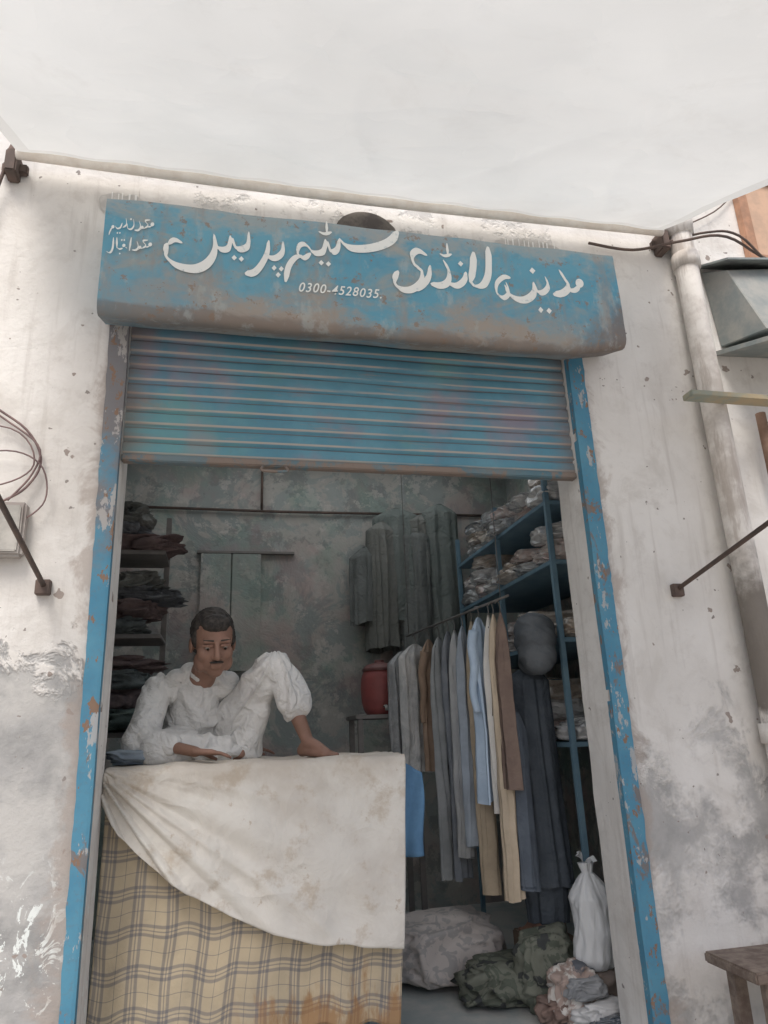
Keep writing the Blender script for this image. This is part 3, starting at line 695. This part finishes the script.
# second figure between the garments and the rack, turned away, cloth wrapped on the head
PX,PY=1.935,.98
p2=empty('person',(PX,PY,.34),'person in dark clothes and head cloth, turned away behind hanging garments','person')
navy=cloth('dark_navy_cotton',(.11,.128,.15),(.085,.10,.12),6,b=.8,wrinkle=.4)
H2=Matrix.Translation((PX+.035,PY-.10,2.035))@Matrix.Rotation(math.radians(160),4,'Z')@Matrix.Rotation(math.radians(8),4,'X')@Matrix.Scale(1.30,4)
bm=bmesh.new();head_parts(bm,H2);cap(bm,(PX+.03,PY-.06,1.97),.060,(PX,PY+.01,1.80),.065)
cap(bm,(PX,PY+.02,1.66),.09,(PX,PY+.02,1.25),.10);cap(bm,(PX-.11,PY,1.76),.04,(PX+.08,PY+.06,1.76),.04)
for a,b,c,th in (((PX-.11,PY,1.74),(PX-.10,PY+.10,1.47),(PX-.02,PY+.27,1.50),1),((PX+.08,PY+.07,1.74),(PX+.08,PY+.16,1.47),(PX+.06,PY+.33,1.52),-1)):
    cap(bm,a,.036,b,.030);cap(bm,b,.030,c,.024);hand(bm,c,(.2,1,.1),(.3,0,-1),1,.5,th)
for dx in (-.07,.06):
    cap(bm,(PX+dx,PY+.02,1.18),.07,(PX+dx,PY,.76),.05);cap(bm,(PX+dx,PY,.76),.05,(PX+dx,PY+.02,.39),.034);foot(bm,(PX+dx,PY+.02,.40),(PX+dx*1.3,PY+.19,.328))
remeshed('body',bm,.0075,skin,p2,3)
def robe(name,levels,mat,seed,amp,nf):
    """cloth falling in straight running pleats; levels = (z, cx, cy, rx, ry)"""
    V=[];seg=140;lv=60;F=[]
    for j in range(lv+1):
        t=j/lv*(len(levels)-1);k=min(int(t),len(levels)-2);f_=t-k;f_=f_*f_*(3-2*f_)
        z,cx,cy,rx,ry=[levels[k][q]+(levels[k+1][q]-levels[k][q])*f_ for q in range(5)]
        g=min(1,j/lv*2.2)
        for i in range(seg):
            a=2*math.pi*i/seg
            pl=1-3.2*abs(mn.noise(Vector((math.cos(a)*nf+seed,math.sin(a)*nf,z*.5))))
            w=amp*g*pl+.004*mn.noise(Vector((math.cos(a)*3,math.sin(a)*3,z*6)))
            V.append((cx+(rx+w)*math.cos(a),cy+(ry+w)*math.sin(a),z+(.02*mn.noise(Vector((a*2,seed,0))) if j==lv else 0)))
    F=grid_faces(seg,lv+1,True);F.append(tuple(range(seg)))
    return mesh(name,V,F,mat,p2,True)
robe('kameez',[(1.87,PX+.01,PY,.075,.075),(1.80,PX-.01,PY+.02,.15,.13),(1.45,PX-.01,PY+.05,.155,.16),(1.0,PX,PY+.04,.15,.15),(.60,PX,PY+.03,.165,.15)],navy,3.0,.020,2.6)
robe('shalwar',[(1.1,PX,PY+.02,.12,.11),(.7,PX,PY+.02,.13,.115),(.40,PX,PY+.02,.115,.09)],navy,9.0,.016,2.2)
bm=bmesh.new()
for c,r in (((0,.01,.06),(.102,.118,.085)),((.0,.03,.01),(.102,.112,.10)),((0,.05,-.07),(.092,.074,.10)),((0,.0,.10),(.078,.088,.05)),((.02,.0,-.10),(.075,.065,.06))): ell(bm,c,r,None,H2)
remeshed('head_cloth',bm,.007,cloth('slate_head_cloth',(.17,.185,.20),(.13,.145,.16),8,b=.5,wrinkle=.2),p2,5,folds(.010,(.35,.1,1),16,3,4,low=.1),2)
o=box('step_box',1.78,2.055,.84,1.22,.026,.325,plain('crate_wood',(.2,.15,.11),(.13,.1,.08),.8),None,.008);tag(o,'low wooden box used as a step on the shop floor','box')

# ---------------------------------------------------------------- clothes rail and garments
iron=plain('dull_steel',(.20,.20,.20),(.13,.12,.11),.6,.4,.4)
cr=empty('clothes_rail',(1.5,1.25,2.3),'thin steel clothes rail hung from the ceiling inside the shop','clothes rail')
A=Vector((1.68,.56,2.285));Bv=Vector((1.40,2.05,2.24))
tube('rod',[A,Bv],.008,iron,cr)
for p in (A.lerp(Bv,.06),A.lerp(Bv,.97)): tube('drop_wire',[p,(p.x,p.y,RZ)],.003,iron,cr,6)
def garment(name,cx,cy,zt,zb,w,th,ang,mat,label,sleeves=True,seed=0,hook=True,group='clothes hanging on the rail'):
    """cloth hung from a hanger: shoulders slope, body gathers in straight running folds, hem slightly uneven"""
    V=[];seg=110;lv=50
    for j in range(lv+1):
        t=j/lv;d=(zt-zb)*t;z=zt-d
        if d<.10: ww=.05+(w-.05)*min(1,(d/.10))**.8;tt=th*(.3+.7*d/.10)
        else: ww=w*(1+.10*(d-.1)+.04*math.sin(d*4+seed));tt=th*(1+.30*d)
        if not sleeves and d>=.1: ww*=(1-.08*d)
        amp=min(1,d/.3)
        sway=.010*math.sin(d*2.2+seed)*amp
        for i in range(seg):
            a=2*math.pi*i/seg
            fo=1-abs(mn.noise(Vector((math.cos(a)*3.4+seed*3,math.sin(a)*.7,d*.55+seed))))*3.2
            px=ww/2*math.copysign(abs(math.cos(a))**.75,math.cos(a))*(1+.06*mn.noise(Vector((a*1.5,z*3,seed))))
            py=tt/2*math.sin(a)+amp*(.026*fo*(1 if math.sin(a)>0 else .8)+.014*math.sin(math.cos(a)*11+seed+d*.6))+.008*amp*mn.noise(Vector((px*12,z*6,seed)))
            V.append(Vector((px+sway,py,z+(.04*mn.noise(Vector((px*7,py*3,seed))) if j>lv-2 else 0))))
    F=grid_faces(seg,lv+1,True);F.append(tuple(range(seg)));
    if sleeves:
        for s in (-1,1):
            tv,tf=tube_data([(s*w*.44,0,zt-.10),(s*w*.52,.01,zt-.28),(s*w*.53,.02,zt-.45),(s*w*.50,.02,zt-.60)],[.045,.040,.034,.032],14,5)
            o_=len(V)
            for q in tv: V.append(Vector((q.x*1.0,q.y*.7+.008*math.sin(q.z*22+seed),q.z)))
            F+=[tuple(k+o_ for k in f) for f in tf]
    R=Matrix.Rotation(ang,3,'Z');V=[R@v+Vector((cx,cy,0)) for v in V]
    o=mesh(name,V,F,mat,None,True);tag(o,label,'garment',group)
    if hook:
        e=Vector((cx,cy,0));w2=R@Vector((w*.42,0,0))
        V2,F2=tube_data([e-w2+Vector((0,0,zt-.085)),e+Vector((0,0,zt+.0)),e+Vector((0,0,zt+.045)),e+R@Vector((0,.012,0))+Vector((0,0,zt+.075)),e+R@Vector((0,.03,0))+Vector((0,0,zt+.06))],.004,6,4)
        V3,F3=tube_data([e+Vector((0,0,zt)),e+w2+Vector((0,0,zt-.085))],.004,6)
        k=len(V2);mesh('hanger',V2+V3,F2+[tuple(a+k for a in f) for f in F3],iron,o,True)
    return o
r=math.radians
def covered(name,c1,c2):
    m=Mat(name,.3,.5);n=m.noise(5,5,.7,dist=1);m.col(m.mix(m.step(n,.4,.6),c1,c2)).bump(m.noise(9,5,.7,dist=2,stretch=(1,1,.35)),1.0,.03);return m.m
def gc(name,c1,c2): return cloth(name,c1,c2,b=.5,wrinkle=.3)
G=[(1.36,2.0,2.12,1.30,.30,.10,r(18),covered('plastic_covered_grey',(.48,.49,.50),(.34,.35,.36)),'grey shirt in a crumpled plastic cover on a hanger',False),
 (1.43,1.90,2.16,1.22,.34,.09,r(28),covered('plastic_covered_white',(.72,.72,.71),(.56,.57,.57)),'pale shirt in a plastic cover on a hanger',False),
 (1.49,1.72,2.17,1.24,.22,.05,r(48),gc('tan_cotton',(.40,.29,.22),(.32,.23,.17)),'tan brown shirt on a wire hanger',True),
 (1.525,1.57,2.17,.56,.24,.05,r(54),gc('mid_grey_cotton',(.44,.46,.47),(.35,.37,.38)),'long grey kurta on a wire hanger',False),
 (1.55,1.42,2.19,.60,.22,.04,r(56),gc('slate_cotton',(.28,.30,.33),(.22,.24,.27)),'long slate kurta on a wire hanger',False),
 (1.565,1.31,2.18,.72,.18,.04,r(60),gc('pale_grey_cotton',(.54,.55,.55),(.45,.46,.47)),'long pale grey kurta on a wire hanger',False),
 (1.58,1.18,2.19,.80,.20,.04,r(58),gc('pale_blue_grey_cotton',(.44,.50,.57),(.36,.41,.47)),'pale blue grey kurta on a wire hanger',False),
 (1.60,1.04,2.20,.56,.13,.05,r(62),gc('beige_cotton',(.52,.43,.32),(.44,.36,.27)),'long beige trousers folded over a hanger',False),
 (1.615,.94,2.21,1.10,.24,.05,r(48),gc('light_blue_cotton',(.52,.64,.78),(.44,.56,.70)),'light blue shirt on a wire hanger',True),
 (1.64,.82,2.205,1.02,.08,.035,r(60),gc('off_white_cotton',(.78,.76,.72),(.68,.66,.62)),'off-white folded cloth over a hanger',False),
 (1.65,.76,2.20,.58,.085,.045,r(62),gc('cream_cotton',(.62,.52,.40),(.54,.45,.34)),'cream trousers folded over a hanger',False),
 (1.67,.69,2.20,1.18,.08,.05,r(66),gc('brown_cotton',(.24,.18,.15),(.19,.14,.12)),'dark brown shirt on a wire hanger',False),
 (1.745,.76,1.60,.60,.15,.06,r(40),gc('charcoal_denim',(.14,.165,.20),(.11,.13,.16)),'dark denim trousers folded over a hanger',False)]
for i,g in enumerate(G): garment('hanging_garment',*g[:7],g[7],g[8],g[9],seed=i*1.7,hook=g[2]>2)

# ---------------------------------------------------------------- shelf rack with bagged laundry
rk=empty('shelf_rack',(2.45,1.8,.024),'blue painted steel shelf rack loaded with plastic bagged laundry','shelf rack')
bsh=plain('blue_rack_paint',(.14,.24,.32),(.18,.29,.36),.6)
for x in (2.11,2.80):
    for y in (.80,1.75,2.75): box('post',x,x+.035,y,y+.035,.026,3.25,bsh,rk,.003)
LV=(1.38,2.03,2.55,2.97)
for z in LV: box('board',2.112,2.82,.803,2.78,z,z+.03,bsh,rk,.003)
def bundle(name,c,r,mat,label,cat,seed,group=None,amp=.25,parent=None,layer=3.0,fine=0.12):
    """soft folded cloth: low pillow shape with flowing folds"""
    bm=bmesh.new();bmesh.ops.create_icosphere(bm,subdivisions=5,radius=1)
    for v in bm.verts:
        p=v.co.copy();q=Vector([math.copysign(abs(a)**.7,a) for a in p])
        w=mn.noise(p*1.3+Vector((seed,9,0)))
        l=Vector((p.x*1.1+seed+w,p.y*1.1,p.z*layer+w*1.6))
        k=1+amp*mn.noise(p*1.4+Vector((seed,0,0)))+amp*.7*(1-2.6*abs(mn.noise(l)))-amp*.3+amp*fine*(1-2.6*abs(mn.noise(l*2.4)))
        v.co=Vector((q.x*r[0]*k,q.y*r[1]*k,max(-r[2]*.92,q.z*r[2]*(.6+.4*k)*(1+.35*w))))+Vector((c[0],c[1],c[2]+r[2]*.92))
    o=frombm(name,bm,mat,parent,True)
    if not parent: tag(o,label,cat,group)
    return o
def plastic(name,c1,c2):
    m=Mat(name,.2,.7);n=m.noise(6,4,.6,dist=1);m.col(m.mix(m.step(n,.4,.6),c1,c2)).bump(m.math('ADD',m.noise(8,4,.6,dist=1.5),m.mul(m.ridge(m.noise(12,2,.5,dist=1)),.3)),.7,.015)
    m.b.inputs['Coat Weight'].default_value=.9;m.b.inputs['Coat Roughness'].default_value=.1;return m.m
PB=[(plastic('clear_bag_white',(.72,.72,.71),(.54,.55,.56)),'white'),(plastic('clear_bag_pink',(.58,.46,.43),(.66,.62,.60)),'pinkish'),(plastic('clear_bag_grey',(.52,.54,.55),(.38,.40,.42)),'grey'),(plastic('clear_bag_tan',(.50,.42,.35),(.64,.59,.54)),'tan')]
sd=0
for zi,z in enumerate(LV):
    y=.95
    while y<2.7:
        w=.15+.05*random.random();h=.055+.035*random.random();zz=z+.031
        for q in range(random.choice((1,2,2,3))):
            mt,cn=PB[(sd*5+q*3+zi)%4]
            bundle('laundry_bag',(2.29+.07*random.random(),y+.04*random.random(),zz),(.19+.04*random.random(),w*(1-.08*q),h),mt,cn+' folded laundry in a clear plastic bag on a shelf','laundry bag',sd*3.1+q*5,'bagged laundry on the shelves',amp=.22,layer=3,fine=.3)
            zz+=h*1.7
        y+=w*2.0;sd+=1
# ---------------------------------------------------------------- things at the back
st_=empty('stand',(1.24,2.3,.024),'dark wooden stand carrying the red water cooler','stand')
dwd=plain('dark_stand_wood',(.22,.21,.20),(.28,.26,.25),.8)
box('table_top',.98,1.5,2.08,2.55,1.62,1.65,dwd,st_)
for x in (1.0,1.44):
    for y in (2.1,2.49): box('leg',x,x+.04,y,y+.04,.026,1.619,dwd,st_)
wc=empty('water_cooler',(1.22,2.25,1.65),'rounded red plastic water cooler with lid on the stand','water cooler')
redm=plain('red_plastic',(.34,.095,.09),(.28,.085,.08),.5,.4)
tube('cooler_body',[(1.22,2.28,1.652),(1.22,2.28,1.69),(1.22,2.28,1.76),(1.22,2.28,1.86),(1.22,2.28,1.94),(1.22,2.28,1.99)],[.105,.135,.152,.158,.150,.130],redm,wc,32,6)
tube('lid',[(1.22,2.28,1.991),(1.22,2.28,2.01),(1.22,2.28,2.04),(1.22,2.28,2.06),(1.22,2.28,2.08)],[.140,.142,.115,.04,.038],plain('dull_red_lid',(.22,.10,.095),None,.4),wc,32,5)
tube('tap',[(1.22,2.14,1.71),(1.22,2.07,1.71),(1.22,2.06,1.68)],.012,plain('tap_plastic',(.5,.5,.48)),wc,8)
o=tube('wall_conduit',[(-1.4,3.27,3.66),(.5,3.26,3.64),(2.6,3.27,3.66)],.014,dk,None,8);tag(o,'thin dark conduit running across the back wall','conduit')
o=tube('wall_conduit',[(.30,3.26,3.64),(.30,3.26,4.2)],.012,dk,None,8);tag(o,'thin dark conduit rising up the back wall','conduit')
cb=empty('wall_cupboard',(.0,3.25,2.2),'shallow old wall cupboard with faded doors on the back wall','cupboard')
cm=interior_mat('faded_cupboard_paint')
box('cupboard_door',-.26,.02,3.235,3.295,2.1,3.2,cm,cb);box('cupboard_door',.03,.30,3.235,3.295,2.1,3.2,cm,cb);box('cupboard_frame',-.30,.62,3.24,3.297,3.205,3.23,dwd,cb)
dcl=[cloth('charcoal_cloth',(.21,.225,.22),(.165,.18,.175),3,b=.8,wrinkle=.5),cloth('dark_teal_cloth',(.18,.21,.20),(.215,.24,.23),3,b=.8,wrinkle=.5),cloth('dark_olive_cloth',(.20,.21,.195),(.235,.24,.225),3,b=.8,wrinkle=.5)]
for i,(x,zt,zb,w,an) in enumerate(((1.30,3.25,2.50,.34,-40),(1.46,3.50,2.25,.34,25),(1.62,3.66,2.52,.50,-15),(1.72,3.44,2.10,.40,-30),(1.88,3.60,2.6,.44,40),(2.06,3.7,2.3,.40,10))):
    garment('hanging_coat',x,3.12-.05*(i%2),zt,zb,w,.22,r(an),dcl[(i*2)%3],'dark coat hanging against the back wall',False,i*2.1,False,'coats along the back wall')
ls=empty('wall_shelf',(-.85,1.9,1.5),'dark shelf unit with folded cloth stacks beside the wall','shelf')
for z in (1.55,2.2,2.8): box('board',-1.42,-.45,1.7,2.15,z,z+.03,dwd,ls)
for x in (-1.42,-.49): box('post',x,x+.04,2.11,2.15,.03,3.2,dwd,ls)
cols=[(.19,.215,.215),(.23,.185,.185),(.17,.22,.205),(.24,.245,.23),(.20,.21,.225),(.25,.19,.185)]
cmats=[cloth('stack_cloth',c,b=.8,wrinkle=.4) for c in cols]
k=0
for z in (1.58,2.23,2.83):
    for x in (-1.15,-.72):
        zz=z
        for q in range(4 if z<2.8 else 3):
            h=.05+.055*random.random();bundle('folded_cloth',(x+.16*random.random()-.06,1.88-.1*random.random(),zz),(.12+.14*random.random(),.17,h),cmats[(k*5)%6],'folded dark cloth in a loose pile on the shelf','folded cloth',k*2.7,'folded cloths on the shelf',amp=.50,layer=1.5,fine=.4);zz+=h*1.55;k+=1
# floor bundles
m=Mat('flowered_sack',.9,.1);n=m.noise(14,3,.5,dist=1);m.col(m.mix(m.step(n,.48,.55),(.60,.55,.52),(.44,.42,.41))).bump(m.noise(7,5),.5,.02)
bundle('cloth_sack',(1.40,1.45,.026),(.36,.27,.19),m.m,'pale patterned cloth sack slumped on the floor','sack',3.1,amp=.22,layer=1.5,fine=.3)
m=Mat('camouflage_cloth',.9,.1);n=m.noise(9,3,.5,dist=1.5);c=m.mix(m.step(n,.46,.50),(.12,.135,.11),(.19,.20,.165));c=m.mix(m.step(m.noise(11,3,.5,off=4),.56,.60),c,(.07,.075,.075));m.col(c).bump(m.noise(5,5),.4,.02)
bundle('camouflage_bundle',(1.66,.98,.026),(.28,.19,.11),m.m,'dark camouflage cloth heaped on the floor','cloth bundle',8.4,amp=.32,layer=1.6,fine=.3)
bundle('camouflage_bundle',(1.80,.78,.026),(.17,.10,.20),m.m,'dark camouflage cloth piled high on the floor','cloth bundle',18.4,amp=.30,layer=2,fine=.3)
m=Mat('striped_laundry',.9,.1);n=m.noise(5,4,.6,dist=2);c=m.mix(m.step(n,.42,.5),(.68,.65,.61),(.42,.33,.29));c=m.mix(m.step(m.noise(6,4,.6,dist=1,off=5),.56,.62),c,(.14,.15,.17));m.col(c).bump(m.noise(6,5,dist=1),.4,.02)
bundle('laundry_bundle',(1.86,.58,.026),(.13,.10,.13),m.m,'mixed white and brown laundry tied in a bundle on the floor','cloth bundle',5.5,amp=.34,layer=1.8,fine=.3)
bundle('white_cloth_bundle',(1.96,.45,.026),(.15,.09,.06),cloth('grubby_white',(.74,.74,.73),(.58,.58,.58)),'grubby white cloth crumpled on the floor','cloth bundle',12.5,amp=.34,layer=1.8,fine=.3)
bundle('brown_cloth_bundle',(1.77,.60,.026),(.10,.08,.06),cloth('rust_brown_cloth',(.27,.19,.16),(.2,.15,.13)),'rusty brown cloth dropped on the floor','cloth bundle',52,amp=.34,layer=1.8,fine=.3)
bundle('grey_cloth_bundle',(1.88,.50,.15),(.10,.07,.05),cloth('mid_grey_rag',(.34,.35,.36),(.26,.27,.28)),'grey cloth tossed over the laundry pile','cloth bundle',57,amp=.34,layer=1.8,fine=.3)
bundle('dark_bag',(1.98,.35,.026),(.13,.06,.04),plastic('dark_blue_plastic',(.05,.065,.085),(.08,.10,.12)),'flat dark plastic bag on the floor by the doorway','bag',15.5,amp=.3)
m=Mat('thin_white_plastic',.3,.55);m.col((.90,.92,.93)).bump(m.math('ADD',m.noise(6,4,.6,dist=1.5,stretch=(1,1,.4)),m.mul(m.ridge(m.noise(9,2,.5,dist=1,stretch=(1,1,.4))),.3)),.6,.02);m.translucent(.25,(.9,.92,.93))
bundle('cloth_bundle',(2.04,.63,.026),(.12,.09,.12),cloth('faded_brown_cloth',(.30,.25,.22)),'faded brown cloth bundle under the white carrier bag','cloth bundle',44,amp=.2)
V=[];seg=64;lv=60;cx,cy,z0=2.02,.62,.245
for j in range(lv+1):
    t=j/lv;z=z0+.52*t
    if t<.12: R_=.085+.035*math.sin(t/.12*math.pi/2)
    elif t<.66: R_=.120-.008*((t-.12)/.54)
    elif t<.90: u=(t-.66)/.24;R_=.112*(1-u)**.9+.026*u
    else: R_=.026+.010*((t-.90)/.10)
    lean=.02*math.sin(t*3)
    for i in range(seg):
        a=2*math.pi*i/seg
        lump=.16*mn.noise(Vector((math.cos(a)*1.6+4,math.sin(a)*1.6,t*3)))+.08*(1-3*abs(mn.noise(Vector((math.cos(a)*3,math.sin(a)*3+2,t*3)))))
        pleat=.30*max(0,(t-.45)/.37)*(1-3*abs(mn.noise(Vector((math.cos(a)*3.5,math.sin(a)*3.5,7)))))
        rr=R_*(1+lump+pleat*min(1,R_/.04)*.6)
        V.append((cx+lean+rr*math.cos(a),cy+rr*.85*math.sin(a),z))
F=grid_faces(seg,lv+1,True);F.append(tuple(range(seg))[::-1]);F.append(tuple(range(lv*seg,(lv+1)*seg)))
wb=mesh('carrier_bag',V,F,m.m,None,True);tag(wb,'full crumpled white plastic carrier bag, top knotted','plastic bag')
for s in (-1,1):
    V=[]
    for j in range(15):
        t=j/14
        for i in range(9):
            q=i/8-.5;wd_=.018+.030*math.sin(t*math.pi*.8)
            V.append((cx+s*(.005+.050*t)+q*wd_*.6,cy-.02*t+.02*math.sin(q*5+t*4)+q*wd_,z0+.51+.045*math.sin(t*2.2)-.02*t*s+q*wd_*.5))
    mesh('handle',V,grid_faces(9,15),m.m,wb,True)
bundle('bedding_roll',(-.46,.66,1.398),(.12,.11,.045),cloth('grey_blue_bedding',(.36,.42,.47),(.27,.32,.38)),'grey blue folded bedding beside the sitting man','bedding',31,amp=.25)

# ---------------------------------------------------------------- light
w=bpy.data.worlds.new('World');SC.world=w;w.use_nodes=True;nt=w.node_tree
sky=nt.nodes.new('ShaderNodeTexSky');sky.sky_type='NISHITA';sky.sun_disc=False
EL,AZ=math.radians(58),math.radians(205)
sky.sun_elevation=EL;sky.sun_rotation=AZ;sky.dust_density=5;sky.air_density=1.0;sky.ozone_density=1
nt.links.new(sky.outputs[0],nt.nodes['Background'].inputs[0]);nt.nodes['Background'].inputs[1].default_value=.15
L=bpy.data.lights.new('sun','SUN');L.energy=2.4;L.angle=math.radians(25);L.color=(1,.985,.955)
lo=bpy.data.objects.new('sun',L);COL.objects.link(lo)
d=Vector((math.sin(AZ)*math.cos(EL),math.cos(AZ)*math.cos(EL),math.sin(EL)))
lo.rotation_euler=(-d).to_track_quat('-Z','Y').to_euler();lo.location=d*20
# ---------------------------------------------------------------- camera
ps,th,ro=[math.radians(a) for a in (12.79,17.39,2.28)]
f=Vector((math.sin(ps)*math.cos(th),math.cos(ps)*math.cos(th),math.sin(th)))
r0=Vector((math.cos(ps),-math.sin(ps),0));u0=r0.cross(f)
R_=r0*math.cos(ro)-u0*math.sin(ro);U_=u0*math.cos(ro)+r0*math.sin(ro)
cam=bpy.data.cameras.new('camera');cam.sensor_fit='VERTICAL';cam.sensor_height=36;cam.sensor_width=27;cam.lens=710/1024*36;cam.clip_end=1000;cam.clip_start=.02
co=bpy.data.objects.new('camera',cam);COL.objects.link(co);SC.camera=co
M=Matrix((R_,U_,-f)).transposed().to_4x4();M.translation=Vector((0,-3.49,1.5));co.matrix_world=M
SC.view_settings.view_transform='Standard';SC.view_settings.look='None';SC.view_settings.exposure=0
